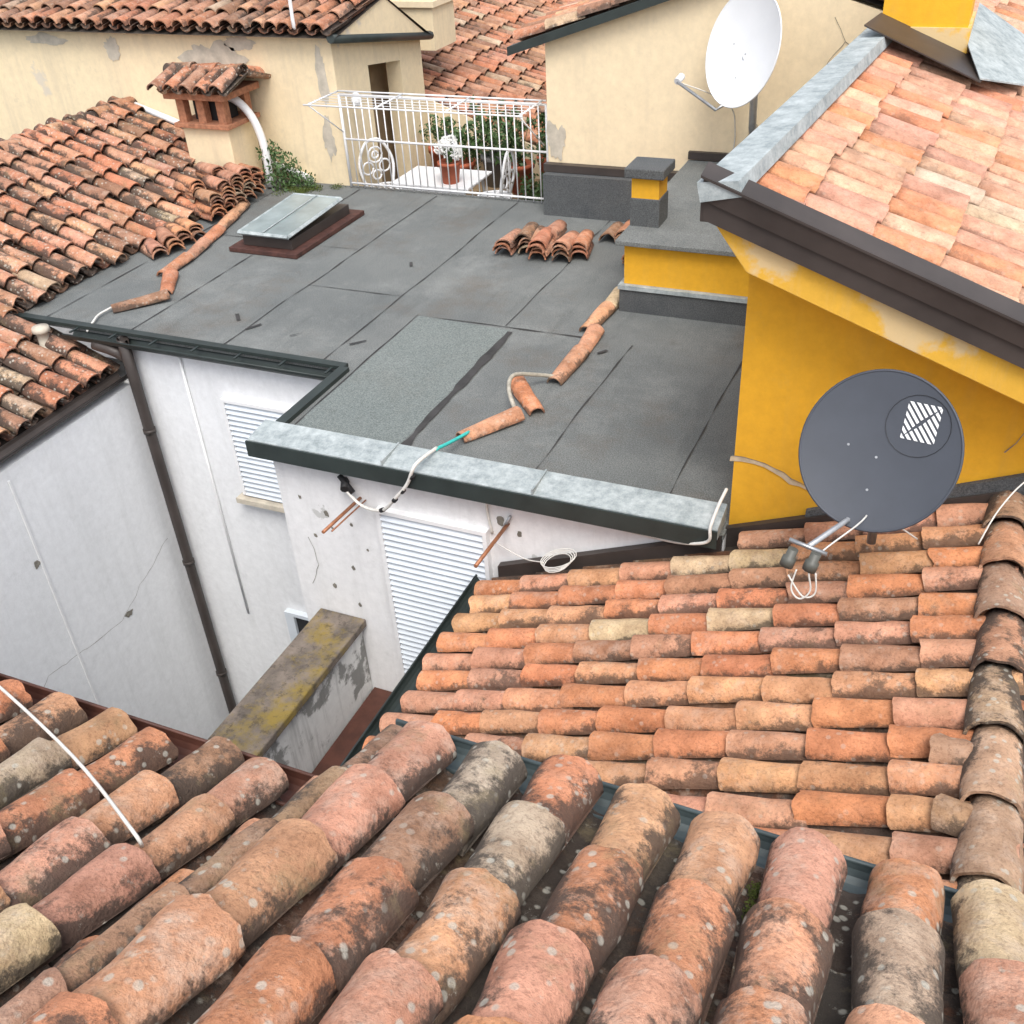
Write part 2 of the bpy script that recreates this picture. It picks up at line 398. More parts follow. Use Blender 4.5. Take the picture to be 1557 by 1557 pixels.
for k in range(9):
    T.add((.49,1.75+k*.36,.47),(0,-1,0),(0,0,1),.42,.115,.09,seg=14,ring=5,wob=.004,lift=.03,twist=.05,pal=[((.46,.31,.20),2),((.52,.28,.17),1),((.46,.36,.25),1)])
T.build('ridge_tiles',M_tile,B)
poly('roof_deck',[(-2.42,1.5,-.73),(-2.42,4.9,-.73),(.5,4.9,.435),(.5,1.5,.435),(2.6,4.9,-.4),(2.6,1.5,-.4)],[(0,1,2,3),(3,2,4,5)],M_under,B)
box('wall',-2.36,2.5,1.7,4.82,-6.5,-.80,M_white,B)
trough('eaves_gutter',(-2.5,1.7,-.70),(-2.5,4.80,-.70),.065,M_green,B)
prism('abutment_flashing',[(-2.40,4.80,zB(-2.40)-.1),(-.94,4.80,zB(-.94)-.1),(-.94,4.80,zB(-.94)+.05),(-2.40,4.80,zB(-2.40)+.05)],(0,.05,0),M_brown,B)
prism('abutment_flashing_upper',[(-.95,4.90,zB(-.95)-.1),(.5,4.90,zB(.5)-.1),(.5,4.90,zB(.5)+.05),(-.95,4.90,zB(-.95)+.05)],(0,.04,0),M_brown,B)
prism('abutment_membrane',[(-.5,4.915,zB(-.5)+.0),(.6,4.915,zB(.6)+.0),(.6,4.915,zB(.6)+.13),(-.5,4.915,zB(-.5)+.09)],(0,.03,0),M_memd,B)
# ---------------------------------------------------------------- flat roof house
Fh=group('flat_roof_white_house',(-4,7,0))
out=[(-4.17,4.83),(-.93,4.83),(-.93,10.12),(-8.6,10.12),(-8.6,6.02),(-4.17,6.02)]
prism('roof_membrane',[(x,y,-.03) for x,y in out],(0,0,.03),M_mem,Fh)
poly('membrane_patch',[(-4.1,4.97,.004),(-3.24,4.97,.004),(-3.24,7.04,.004),(-4.1,7.08,.004)],[(0,1,2,3)],M_mem2,Fh)
g=Geo()
def strip(x0,y0,x1,y1,w,z=.007):
    a=V((x0,y0,z));b_=V((x1,y1,z)); d=(b_-a).normalized(); s=V((-d.y,d.x,0))*w/2
    L=(b_-a).length; nn=max(1,int(L/.08)); P=[]
    for i in range(nn+1):
        q=a+d*(L*i/nn)
        k=max(.12,1+1.8*noise.noise(q*5)); o=s.normalized()*noise.noise(q*1.5)*.02
        P.append((q+s*k+o,q-s*k+o))
    for i in range(nn): g.quad(P[i][1],P[i+1][1],P[i+1][0],P[i][0])
strip(-3.2,4.97,-3.22,7.0,.06,.009)
for x in (-7.35,-6.4,-5.42,-4.45): strip(x,6.1,x+.03,10,.009)
strip(-4.1,5.0,-4.12,7.1,.009); strip(-4.12,7.08,-2.5,7.08,.011)
strip(-2.25,4.97,-2.2,7.05,.009); strip(-1.35,4.97,-1.32,7.6,.008)
strip(-3.3,7.1,-3.28,9.7,.008); strip(-8,8.3,-5.42,8.32,.007); strip(-5.42,7.4,-4.45,7.4,.007)
for _ in range(7):
    x=random.uniform(-7,-1.5); y=random.uniform(5.1,9.3); 
    if x<-4.2: y=max(y,6.4)
    strip(x,y,x+random.uniform(-.12,.12),y+random.uniform(.05,.14),.025,.013)
g.build('membrane_joints',M_joint,Fh)
box('front_wall',-4.12,-.93,4.86,5.2,-6.5,-.031,M_white,Fh)
box('recess_wall',-6.5,-4.13,6.06,6.4,-6.5,-.031,M_whitegrey,Fh)
box('side_wall_return',-4.125,-4.0,5.21,6.4,-6.5,-.032,M_white,Fh)
prism('coping_top',[(-4.2,4.74,.10),(-4.2,4.97,.13),(-4.2,4.97,.005),(-4.2,4.74,.02)],(3.25,0,0),M_zinc,Fh,.004)
g=Geo()
for x in (-3.15,-2.1): g.box(x,x+.012,4.735,4.975,.10,.137)
g.build('coping_seams',M_zinc,Fh)
box('coping_drip',-4.21,-.95,4.725,4.738,-.03,.09,M_green,Fh)
box('coping_side',-4.23,-4.15,4.97,6.0,.0,.035,M_green,Fh)
trough('roof_gutter',(-7.0,5.98,-.03),(-4.18,5.98,-.03),.07,M_green,Fh)
g=Geo()
for i in range(7): g.box(-6.9+i*.43,-6.88+i*.43,5.9,6.06,.002,.012)
g.build('gutter_brackets',M_green,Fh)
box('gutter_edge',-8.4,-4.2,6.0,6.07,.002,.03,M_green,Fh)
def shutter(nm,x0,x1,z0,z1,y,parent,fr=M_slat):
    g=Geo(); n=int((z1-z0)/.05)
    for i in range(n):
        z=z0+(z1-z0)*i/n
        g.quad((x0,y-.03,z),(x1,y-.03,z),(x1,y+.0,z+.036),(x0,y+.0,z+.036))
    g.build(nm+'_slats',fr,parent)
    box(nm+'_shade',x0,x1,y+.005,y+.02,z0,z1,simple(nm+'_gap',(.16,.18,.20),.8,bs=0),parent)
    g=Geo(); g.box(x0-.03,x0,y-.03,y+.03,z0,z1); g.box(x1,x1+.03,y-.03,y+.03,z0,z1); g.box(x0-.03,x1+.03,y-.03,y+.03,z1,z1+.03)
    g.build(nm+'_frame',M_wht,parent)
shutter('balcony_shutter',-3.27,-2.5,-2.1,-.36,4.835,Fh)
shutter('window_shutter',-5.48,-4.35,-1.45,-.5,6.03,Fh)
box('window_sill',-5.56,-4.25,5.95,6.06,-1.52,-1.47,M_blot,Fh)
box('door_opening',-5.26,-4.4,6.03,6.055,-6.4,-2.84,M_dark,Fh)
box('door_frame',-5.36,-5.26,6.0,6.06,-6.4,-2.80,M_slat,Fh)
box('door_lintel',-5.26,-4.4,6.0,6.06,-2.84,-2.80,M_slat,Fh)
g=Geo(); g.tube([(-5.88,6.045,-.1),(-5.86,6.045,-3.0)],.012,6); g.build('conduit',M_wht,Fh)
g=Geo(); g.tube([(-6.7,5.95,-.1),(-6.42,5.97,-.2),(-6.38,5.97,-.55),(-6.38,5.97,-6.4)],.05,12,4)
for z in (-.9,-2.4,-3.9): g.tube([(-6.38,5.97,z),(-6.38,5.97,z-.04)],.058,12)
g.build('downpipe',M_brown,Fh)
box('balcony_parapet',-3.92,-3.62,3.15,4.85,-2.9,-1.50,M_peel,Fh)
box('balcony_coping',-3.97,-3.57,3.1,4.855,-1.50,-1.43,M_moss,Fh,.01)
box('balcony_floor',-3.6,-2.37,3.1,4.85,-2.3,-2.15,M_rust,Fh)
box('balcony_base',-3.92,-2.37,3.1,4.85,-6.5,-2.9,M_white,Fh)
box('terrace_floor',-6.55,-4.0,10.12,12.2,-.85,-.75,M_concrete,Fh)
g=Geo()
crack(g,[(-4.0,4.855,-1.2),(-3.9,4.855,-1.0),(-3.95,4.855,-.75)],.003,(0,-1,0))
for x,z,s_ in ((-3.75,-.5,.02),(-3.88,-.72,.014),(-3.6,-.95,.016),(-3.8,-1.17,.02),(-3.72,-.62,.01),(-3.55,-.55,.012),(-2.38,-.25,.03),(-2.25,-.32,.02),(-3.95,-.4,.012),(-3.45,-.75,.01),(-3.6,-1.3,.015)):
    g.blot((x,4.856,z),(1,0,0),(0,0,1),s_,s_*1.3,14,x*7)
g.build('plaster_cracks',M_crack,Fh)
# ---------------------------------------------------------------- house C
C=group('white_house',(-8,5,0))
dC=V((1,0,-.4)).normalized(); nC=V((.4,0,1)).normalized()
T=Tiles()
T.field((-6.62,1.5,-.40),(0,1,0),dC,nC,43,.2,9,.352,.09,seg=9,ring=3,clip=lambda p: not(p.y>6.05 and p.x>-7.58) ,jit=.018,pal=PALC,lift=.034,wob=.0035,twist=.05,chd=.45)
T.build('roof_tiles',M_tile,C)
T=Tiles()
for k in range(25): T.add((-9.5,1.5+k*.36,.77),(0,-1,0),(0,0,1),.42,.115,.095,seg=8,ring=1,pal=PALC)
T.build('ridge_tiles',M_tile,C)
poly('roof_deck',[(-6.62,1.3,-.41),(-6.62,6.0,-.41),(-9.5,10.0,.74),(-9.5,1.3,.74),(-13,10,-.5),(-13,1.3,-.5),(-7.6,6.0,-.02),(-7.6,10,-.02)],[(0,1,6,7,2,3),(3,2,4,5)],M_under,C)
box('courtyard_wall',-13,-6.5,1.3,6.4,-6.5,-.50,M_whitegrey,C)
trough('eaves_gutter',(-6.53,1.5,-.38),(-6.53,6.0,-.38),.065,M_brown,C)
g=Geo(); g.box(-6.498,-6.490,4.535,4.555,-6.4,-.6); g.build('wall_conduit',M_wht,C)
g=Geo(); crack(g,[(-6.494,5.9,-2.1),(-6.494,5.1,-2.5),(-6.494,4.2,-2.4),(-6.494,3.6,-2.9)],.0025,(1,0,0)); g.blot((-6.494,5.2,-2.5),(0,1,0),(0,0,1),.05,.03,16,3); g.blot((-6.494,4.5,-1.4),(0,1,0),(0,0,1),.03,.04,16,5); g.build('plaster_cracks',M_crack,C)
for x,y,z in ((-7.18,5.86,-.12),(-7.50,5.5,.02)):
    g=Geo(); g.lathe((x,y,z),[(.0,.17),(.07,.16),(.08,.12),(.05,.11),(.05,.0),(.09,-.04)],14); g.build('roof_vent',M_blot)
# ---------------------------------------------------------------- yellow house
Y=group('yellow_house',(0,6,0))
zF=lambda x: 2.08-.37*(x+1.085)
prism('gable_wall',[(-.93,4.95,-.3),(2.2,4.95,-.3),(2.2,4.95,zF(2.2)-.16),(-.93,4.95,zF(-.93)-.16)],(0,.3,0),M_yellow,Y)
prism('side_wall',[(-.925,5.25,-.1),(-.925,8.6,-.1),(-.70,8.6,1.8),(-.925,5.25,1.75)],(.2,0,0),M_yellow,Y)
def sprism(nm,x0,x1,sec,mat):
    vs=[(x,y,zF(x)+dz) for x in (x0,x1) for y,dz in sec]; n=len(sec)
    fs=[tuple(range(n)),tuple(range(n,2*n))[::-1]]+[(i,n+i,n+(i+1)%n,(i+1)%n) for i in range(n)]
    return poly(nm,vs,fs,mat,Y)
prism('cornice',[(-1.085,4.645,zF(-1.085)-.13),(2.2,4.645,zF(2.2)-.13),(2.2,4.645,zF(2.2)-.34),(-.89,4.645,zF(-.89)-.32)],(0,.4,0),M_yellowold,Y,.006)
sprism('fascia',-1.10,2.2,[(4.57,.07),(4.66,.07),(4.66,-.145),(4.60,-.145),(4.60,-.05),(4.585,-.05)],M_brown)
sprism('fascia_lip',-1.11,2.2,[(4.56,.068),(4.70,.09),(4.70,.078),(4.56,.056)],M_brown)
sF=V((.3,4,0)).normalized(); pF=V((1,0,0))
dF=V((1,0,-.37)).normalized(); nF=V((.37,0,1)).normalized()
T=Tiles()
O=V((-1.085,4.78,2.03))+dF*2.85
T.field(O,sF,dF,nF,20,.196,8,.352,.098,seg=12,ring=3,pal=PALF,h=.5,base=.03,wob=.0025,jit=.005,twist=.015,lift=.020,cjit=.02,taper=.86)
O=V((.3,8.9,1.655))+dF*1.6
T.field(O,sF,dF,nF,40,.2,8,.352,.094,seg=8,ring=1,pal=PALF,h=.6,clip=lambda p:p.x>-.75 and p.y>9.3 or p.x>-.1)
T.build('roof_tiles',M_tile_f,Y)
a=V((-1.085,4.62,2.03)); 
poly('roof_deck',[a,a+sF*12.5,a+sF*12.5+dF*3.3,a+dF*3.3],[(0,3,2,1)],M_under,Y)
box('rear_wall',-.6,2.2,9.0,16.8,-6.4,.9,M_yellow,Y)
a=V((-1.13,4.57,2.12))
prism('ridge_flashing',[a,a+V((.02,0,-.09)),a+pF*.21+V((0,0,-.05)),a+pF*.19+V((0,0,.02))],sF*4.1,M_zinc,Y)
box('ridge_fascia',-1.115,-.96,4.605,5.1,1.93,2.10,M_brown,Y)
g=Geo()
crack(g,[(-.95,4.945,.47),(-.76,4.945,.44),(-.5,4.945,.33)],.018,(0,-1,0)); 
g.build('plaster_patch',simple('exposed_render',(.62,.50,.34),.9,var=.4,scale=20),Y)
g=Geo()
crack(g,[(-.94,4.942,.49),(-.76,4.942,.455),(-.5,4.942,.35),(-.35,4.942,.27)],.003,(0,-1,0))
crack(g,[(.20,4.942,1.17),(.29,4.942,1.145),(.44,4.942,1.08),(.47,4.942,.9),(.43,4.942,.76)],.0035,(0,-1,0))
g.build('plaster_cracks',M_crack,Y)
box('annex_wall',-2.47,-.9,7.69,9.86,.236,.58,M_yellow,Y)
box('annex_upturn',-2.50,-.9,7.655,9.86,.0,.20,M_memd,Y)
box('annex_flashing',-2.51,-.9,7.64,9.86,.20,.235,M_zinc,Y)
box('annex_roof',-2.53,-.9,7.62,9.87,.58,.62,M_mem,Y,.006)
YC=group('yellow_chimney',(-.5,8.4,2))
box('stack',-.77,-.20,8.20,8.8,1.3,3.1,M_yellow,YC)
box('base_plaster',-.79,-.18,8.18,8.82,1.3,2.13,M_yellowold,YC)
prism('flashing_apron',[(-.84,7.80,zF(-.84)+.21),(-.05,7.70,zF(-.05)+.19),(-.05,8.2,zF(-.05)+.21),(-.78,8.2,zF(-.78)+.24)],(0,0,.01),M_brown,YC)
prism('flashing_side',[(-.06,7.72,zF(-.06)+.205),(.24,8.1,zF(.24)+.20),(.24,9.4,zF(.24)+.24),(-.18,9.4,zF(-.18)+.34),(-.18,8.15,zF(-.18)+.28)],(0,0,.01),M_zinc,YC)
VC=group('small_vent_chimney',(-2.39,8.1,.62))
box('base',-2.52,-2.27,7.98,8.24,.60,.85,M_memd,VC,.005)
box('stack',-2.51,-2.28,7.99,8.23,.85,1.02,M_yellow,VC)
box('cap',-2.56,-2.23,7.94,8.28,1.02,1.10,M_memd,VC,.01)
# ---------------------------------------------------------------- cream house (left)
G=group('cream_house',(-9,11,0))
box('wall',-16,-6.60,10.1,10.4,-.5,1.6,M_cream,G)
prism('terrace_wall_pier',[(-6.55,10.095,-.75),(-6.55,10.80,-.75),(-6.55,10.80,1.50),(-6.55,10.095,1.6)],(-.2,0,0),M_cream,G)
prism('terrace_wall_far',[(-6.55,11.55,-.75),(-6.55,12.1,-.75),(-6.55,12.1,1.2),(-6.55,11.55,1.35)],(-.2,0,0),M_cream,G)
prism('terrace_wall_lintel',[(-6.552,10.80,1.16),(-6.552,11.55,1.06),(-6.552,11.55,1.35),(-6.552,10.80,1.50)],(-.195,0,0),M_cream,G)
box('doorway_interior',-6.95,-6.9,10.6,11.8,-.75,1.3,M_doorsh,G)
g=Geo()
g.blot((-8.15,10.094,1.28),(1,0,0),(0,0,1),.34,.25,50,2.2); g.blot((-7.75,10.094,1.50),(1,0,0),(0,0,1),.18,.08,40,4.1)
g.blot((-6.72,10.092,1.2),(1,0,0),(0,0,1),.06,.26,40,6.3); g.blot((-6.75,10.092,.5),(1,0,0),(0,0,1),.08,.20,40,1.3); g.blot((-9.6,10.094,1.4),(1,0,0),(0,0,1),.10,.14,40,9.1); g.blot((-10.6,10.094,1.48),(1,0,0),(0,0,1),.3,.06,40,9.7)
g.build('render_patches',M_blot,G)
T=Tiles()
T.field((-15.8,9.95,1.62),(1,0,0),V((0,-1,-.2)),V((0,-.2,1)),46,.205,4,.352,.09,seg=8,ring=1,jit=.03,pal=PALC,twist=.06,lift=.03)
T.build('roof_tiles',M_tile_b,G)
poly('roof_deck',[(-16,9.95,1.6),(-6.4,9.95,1.6),(-6.4,11.1,1.83),(-16,11.1,1.83),(-6.4,12.2,1.2),(-16,12.2,1.2)],[(0,1,2,3),(3,2,4,5)],M_under,G)
prism('verge_wall',[(-6.42,9.97,1.59),(-6.42,11.1,1.82),(-6.42,12.15,1.2)],(-.1,0,0),M_cream,G)
g=Geo(); g.tube([(-6.45,9.95,1.6),(-6.45,12.2,1.22)],.05,8); g.build('verge_gutter',M_green,G)
g=Geo(); g.tube([(-9.4,10.04,.78),(-8.3,10.04,.45)],.04,10); g.tube([(-7.8,10.04,.27),(-7.1,10.04,.08),(-7.08,10.04,-.0)],.04,10,3)
g.tube([(-6.85,9.93,2.4),(-6.87,9.93,1.78),(-6.87,9.95,1.70)],.02,8,3); g.build('wall_pipes',M_wht,G)
CH=group('plastered_chimney',(-7,12.7,1.5))
box('stack',-7.4,-6.5,12.4,13.0,1.0,3.0,M_cream,CH)
box('collar',-7.44,-6.46,12.36,13.04,1.50,1.57,M_cream2,CH)
TC=group('tile_capped_chimney',(-7.95,9.7,.5))
box('stack',-8.26,-7.64,9.47,9.97,-.1,.74,M_cream,TC,.01)
box('shelf',-8.32,-7.58,9.41,10.02,.74,.79,M_brick,TC,.006)
g=Geo()
for x in (-8.27,-8.0,-7.73): 
    for y in (9.46,9.86): g.box(x,x+.10,y,y+.10,.79,1.05)
g.build('brick_piers',M_brick,TC)
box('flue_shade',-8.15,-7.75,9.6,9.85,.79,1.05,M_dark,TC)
box('top_slab',-8.36,-7.54,9.38,10.05,1.05,1.12,M_brick,TC,.006)
T=Tiles()
T.field((-8.36,9.30,1.12),(1,0,0),V((0,-1,-.35)),V((0,-.35,1)),5,.2,1,.4,.09,seg=10,ring=3,pal=PALC,wob=.003)
T.field((-8.36,10.1,1.12),(1,0,0),V((0,1,-.35)),V((0,.35,1)),5,.2,1,.4,.09,seg=10,ring=2,pal=PALC,wob=.003)
for k in range(3): T.add((-7.45-k*.33,9.70,1.28),(1,0,0),(0,0,1),.38,.09,.08,seg=10,ring=2,pal=PALC)
T.build('cap_tiles',M_tile,TC)
g=Geo(); g.tube([(-8.0,9.72,.98),(-7.72,9.75,1.0),(-7.52,9.78,.80),(-7.44,9.8,.45),(-7.46,9.8,.02)],.045,12,5); g.build('flue_duct',M_wht,TC)
# E
E=group('terracotta_roof_house',(-7,17,0))
T=Tiles()
T.field((-4.1,12.3,-.46),(0,1,0),V((1,0,-.35)),V((.35,0,1)),56,.205,19,.352,.09,seg=6,ring=1,jit=.015,pal=PALC,lift=.034)
T.build('roof_tiles',M_tile_b,E)
poly('roof_deck',[(-4.0,12.2,-.5),(-4.0,24,-.5),(-10.5,24,1.78),(-10.5,12.2,1.78)],[(0,1,2,3)],M_under,E)
prism('terrace_back_wall',[(-7.2,12.2,-.75),(-4,12.2,-.75),(-4,12.2,-.44),(-7.2,12.2,.68)],(0,.1,0),M_cream2,E)
# ---------------------------------------------------------------- cream house right
R=group('cream_house',(-2,11,0))
prism('gable_wall',[(-4.0,9.9,-.8),(-.3,9.9,-.8),(-.3,9.9,1.75),(-2.0,9.9,2.26),(-4.0,9.9,1.64)],(0,.3,0),M_cream2,R)
prism('verge_gutter',[(-4.35,9.78,1.52),(-4.35,9.78,1.60),(-2.0,9.78,2.34),(-2.0,9.78,2.26)],(0,.14,0),M_green,R)
T=Tiles()
T.field((-4.3,9.95,1.60),(0,1,0),V((-1,0,-.31)),V((-.31,0,1)),24,.205,7,.352,.09,seg=8,ring=1,pal=PALC)
T.field((-.3,9.95,1.8),(0,1,0),V((1,0,-.31)),V((.31,0,1)),24,.205,5,.352,.09,seg=8,ring=1,pal=PALC)
T.build('roof_tiles',M_tile_b,R)
poly('roof_deck',[(-4.3,9.9,1.60),(-2,9.9,2.3),(-2,15,2.3),(-4.3,15,1.6),(-.2,9.9,1.75),(-.2,15,1.75)],[(0,1,2,3),(1,4,5,2)],M_under,R)
box('membrane_upturn',-4.0,-2.54,9.72,9.86,.0,.42,M_memd,R)
box('brown_flashing',-4.02,-2.54,9.80,9.885,.425,.50,M_brown,R)
box('brown_flashing_annex',-2.53,-.95,9.84,9.89,.63,.70,M_brown,R)
g=Geo()
crack(g,[(-1.3,9.894,1.9),(-1.2,9.894,1.7),(-1.35,9.894,1.5),(-1.25,9.894,1.35)],.003,(0,-1,0)); crack(g,[(-1.2,9.894,1.7),(-1.0,9.894,1.6)],.003,(0,-1,0))
g.build('plaster_cracks',M_crack,R)
g=Geo(); g.blot((-3.9,9.893,.72),(1,0,0),(0,0,1),.09,.17,40,3.3); g.blot((-1.15,9.893,1.35),(1,0,0),(0,0,1),.12,.06,40,5.3); g.build('render_patches',M_blot,R)
# ---------------------------------------------------------------- skylight
S=group('roof_skylight',(-6.2,8.5,0))
box('base_frame',-6.68,-5.88,7.92,9.25,.004,.05,M_rustd,S,.005)
box('curb',-6.56,-5.98,8.02,9.12,.05,.15,M_brown,S,.005)
g=Geo()
P=[V((-6.55,7.96,.20)),V((-5.97,7.96,.20)),V((-5.97,8.98,.25)),V((-6.55,8.98,.25))]
for i in range(4): g.tube([P[i],P[(i+1)%4]],.022,4)
g.build('sash',M_zinc,S)
poly('pane',[p+V((0,0,.012)) for p in P],[(0,1,2,3)],M_glass,S)
g=Geo(); g.tube([(-6.26,7.96,.225),(-6.26,8.98,.27)],.006,4); g.build('glazing_bar',M_zinc,S)
# ---------------------------------------------------------------- loose tiles
up=(0,0,1)
def chain(name,segs,pal=PALB):
    T=Tiles()
    for (x0,y0,x1,y1) in segs:
        a=V((x0,y0,.012)); b_=V((x1,y1,.012)); T.add(b_,(b_-a),up,(b_-a).length+.04,.075,.062,seg=12,ring=4,wob=.0032,pal=pal,h=.85)
    return T.build(name,M_tile_b)
chain('cable_cover_tiles',[(-6.8,6.40,-6.5,6.76),(-6.6,6.85,-6.83,7.2),(-6.92,7.2,-6.94,7.6),(-6.95,7.62,-7.03,8.0),(-7.05,7.98,-7.12,8.36),(-7.15,8.4,-7.25,8.8),(-7.25,8.75,-7.35,9.12)],PALC)
chain('cable_cover_tiles',[(-2.58,7.58,-2.58,7.95),(-2.62,7.2,-2.59,7.62),(-2.52,6.8,-2.54,7.17),(-2.55,6.3,-2.52,6.78),(-2.84,5.35,-2.60,5.73)])
chain('loose_roof_tile',[(-2.53,5.83,-2.80,6.15)])
def stack(name,items,d0,zb=0):
    T=Tiles()
    for (x,y,n_) in items:
        for k in range(n_):
            dd=V((d0[0]+random.uniform(-.10,.10),d0[1]+random.uniform(-.10,.10),random.uniform(-.02,.03)))
            T.add((x+random.uniform(-.025,.025),y+random.uniform(-.025,.025),zb+.01+k*.04),dd,up,.42,.088,.072,seg=12,ring=3,wob=.0032,pal=PALC+[((.60,.28,.14),2)])
    return T.build(name,M_tile_b)
stack('roof_tile_stack',[(-3.93,8.50,3),(-3.74,8.58,4),(-3.56,8.46,4),(-3.37,8.50,4),(-3.22,8.62,3),(-3.62,8.8,3),(-3.85,8.8,2)],(.12,-1))
stack('roof_tile_stack',[(-3.1,9.1,1),(-2.95,9.12,2),(-2.8,9.15,1),(-2.68,8.6,2)],(.1,-1))
stack('roof_tile_stack',[(-7.22,7.55,2),(-7.20,7.73,3),(-7.18,7.91,3),(-7.19,8.09,3)],(.9,-.6))
stack('roof_tile_stack',[(-7.30,8.62,6),(-7.30,8.82,8),(-7.32,9.02,8),(-7.34,9.22,8),(-7.36,9.42,7),(-7.62,8.75,8),(-7.62,9.12,9)],(1,-.45),.02)
g=Geo(); g.leaves((-7.28,9.85,.18),.22,420,.055,1.3); g.leaves((-7.05,9.9,.08),.16,200,.04,.7); g.leaves((-7.45,9.88,.35),.15,200,.05,1.2); g.build('wall_weed',M_leaf)
g=Geo(); 
for _ in range(26): g.leaves((random.uniform(-7.3,-6.6),random.uniform(9.6,10.0),.01),.09,110,.018,.35)
g.build('moss_patch',M_mossg)
g=Geo(); g.tube([(-2.55,6.32,.04),(-2.66,6.20,.10),(-2.76,6.02,.17),(-2.73,5.86,.14),(-2.62,5.72,.05)],.016,8,6); g.build('corrugated_conduit',M_cabledirt)
g=Geo(); g.tube([(-6.83,6.42,.04),(-6.86,6.25,.03),(-6.80,6.10,.03),(-6.80,6.0,-.02)],.010,8,5); g.build('antenna_cable',M_cable)
g=Geo(); g.tube([(-2.82,5.38,.05),(-2.84,5.15,.10),(-2.86,4.95,.15)],.012,8,5); g.build('teal_cable',M_teal)
K=group('antenna_bracket',(-3.4,4.8,-.2))
g=Geo(); g.tube([(-2.86,4.97,.15),(-2.88,4.72,.17),(-2.95,4.70,.02),(-3.06,4.70,-.12),(-3.20,4.74,-.27),(-3.38,4.78,-.30),(-3.50,4.8,-.22)],.012,8,8); g.build('cable',M_cable,K)
g=Geo()
for p,q in (((-2.90,4.70,.10),(-2.915,4.70,.07)),((-2.98,4.70,-.03),(-3.0,4.70,-.055)),((-3.05,4.70,-.115),(-3.07,4.70,-.14)),((-3.18,4.735,-.255),(-3.21,4.742,-.275))): g.tube([p,q],.0165,8)
g.tube([(-3.54,4.86,-.17),(-3.50,4.78,-.19)],.03,8); g.tube([(-3.56,4.83,-.12),(-3.45,4.80,-.22)],.02,8); g.build('clips',M_black,K)
g=Geo(); g.tube([(-3.44,4.87,-.30),(-3.42,4.36,-.24)],.012,8); g.tube([(-3.40,4.87,-.31),(-3.38,4.40,-.25)],.006,6); g.build('rod',M_copper,K)
K2=group('wall_rod',(-2.33,4.8,-.2))
g=Geo(); g.tube([(-2.33,4.87,-.26),(-2.32,4.34,-.22)],.013,8); g.build('rod',M_copper,K2)
g=Geo(); g.tube([(-2.30,4.84,-.18),(-2.36,4.84,-.30)],.012,6); g.build('bracket',M_steel,K2)
g=Geo(); g.tube([(-2.44,4.84,-.35),(-2.45,4.84,-.07),(-2.2,4.84,-.09),(-1.53,4.83,-.10),(-1.2,4.76,-.06),(-1.0,4.70,.03),(-.985,4.70,.14),(-.97,4.80,.22),(-.955,4.93,.26)],.010,8,6); g.build('wall_cable',M_cable)
g=Geo()
for k in range(4):
    pts=[]
    for i in range(17):
        w=2*math.pi*i/16; rr=.09+.010*k
        pts.append((-1.93+rr*math.cos(w),4.70+.06*math.sin(w)+.006*k,-.36+.4*rr*math.cos(w)+.05*math.sin(w)*.6+.008*k))
    g.tube(pts,.0035,5)
g.tube([(-2.03,4.7,-.38),(-2.2,4.78,-.45),(-2.42,4.82,-.4)],.004,5,4)
g.build('cable_coil',M_cable)
g=Geo(); g.tube([(.36,4.40,.56),(.42,4.52,.70),(.52,4.66,.80),(.66,4.8,.82)],.004,6,5); g.build('antenna_cable',M_cable)
# ---------------------------------------------------------------- dishes
def dish(name,c,Nn,R,depth,mat,asp=.95,tilt=0):
    D=group(name,c); c=V(c); Nn=V(Nn).normalized(); u=V((0,0,1)).cross(Nn).normalized(); v=Nn.cross(u)
    ro=Matrix.Rotation(tilt,3,Nn); u=ro@u; v=ro@v
    def P(a,b_,off=0):
        rr=a*a+b_*b_
        return c+u*(a*R*asp)+v*(b_*R)-Nn*(depth*(1-rr))+Nn*off
    n=64; rings=14; vs=[];fs=[]
    for side in (0,-.008):
        b0=len(vs); vs.append(P(0,0,side))
        for i in range(1,rings+1):
            for k in range(n):
                w=2*math.pi*k/n; vs.append(P(i/rings*math.cos(w),i/rings*math.sin(w),side))
        for k in range(n): fs.append((b0,b0+1+k,b0+1+(k+1)%n))
        for i in range(rings-1):
            for k in range(n):
                a=b0+1+i*n
                fs.append((a+k,a+n+k,a+n+(k+1)%n,a+(k+1)%n))
    poly('reflector',vs,fs,mat,D,True)
    g=Geo(); g.tube([P(math.cos(2*math.pi*k/n),math.sin(2*math.pi*k/n),-.004) for k in range(n+1)],.007,8,cap=False); g.build('rim',mat,D)
    g=Geo()
    for a,b_ in ((-.40,.0),(-.02,-.08),(-.02,.0-.5)): g.tube([P(a,b_,0),P(a,b_,.004)],.006,8)
    g.build('bolts',M_steel,D)
    return D,P,u,v,Nn
D,P,u,v,Nn=dish('satellite_dish',(-.15,4.2,1.1),(-.12,-.85,.5),.362,.035,M_grey,.96)
def pr(a,b_): return P(a,b_,.004)
g=Geo()
def uv(a,b_): return pr(.20+.42*a,.22+.46*b_)
st=.0
for s0 in [i*.2+.02 for i in range(10)]:
    s1=min(s0+.115,2.0)
    def ends(s):
        return ((0,s),(s,0)) if s<=1 else ((s-1,1),(1,s-1))
    (a0,a1),(b0,b1)=ends(s0),ends(s1)
    for t0,t1 in ((0,.46),(.54,1)):
        L=lambda p,q,t:(p[0]+(q[0]-p[0])*t,p[1]+(q[1]-p[1])*t)
        g.quad(uv(*L(a0,a1,t0)),uv(*L(a0,a1,t1)),uv(*L(b0,b1,t1)),uv(*L(b0,b1,t0)))
g.build('logo_stripes',M_wht,D)
g=Geo(); 
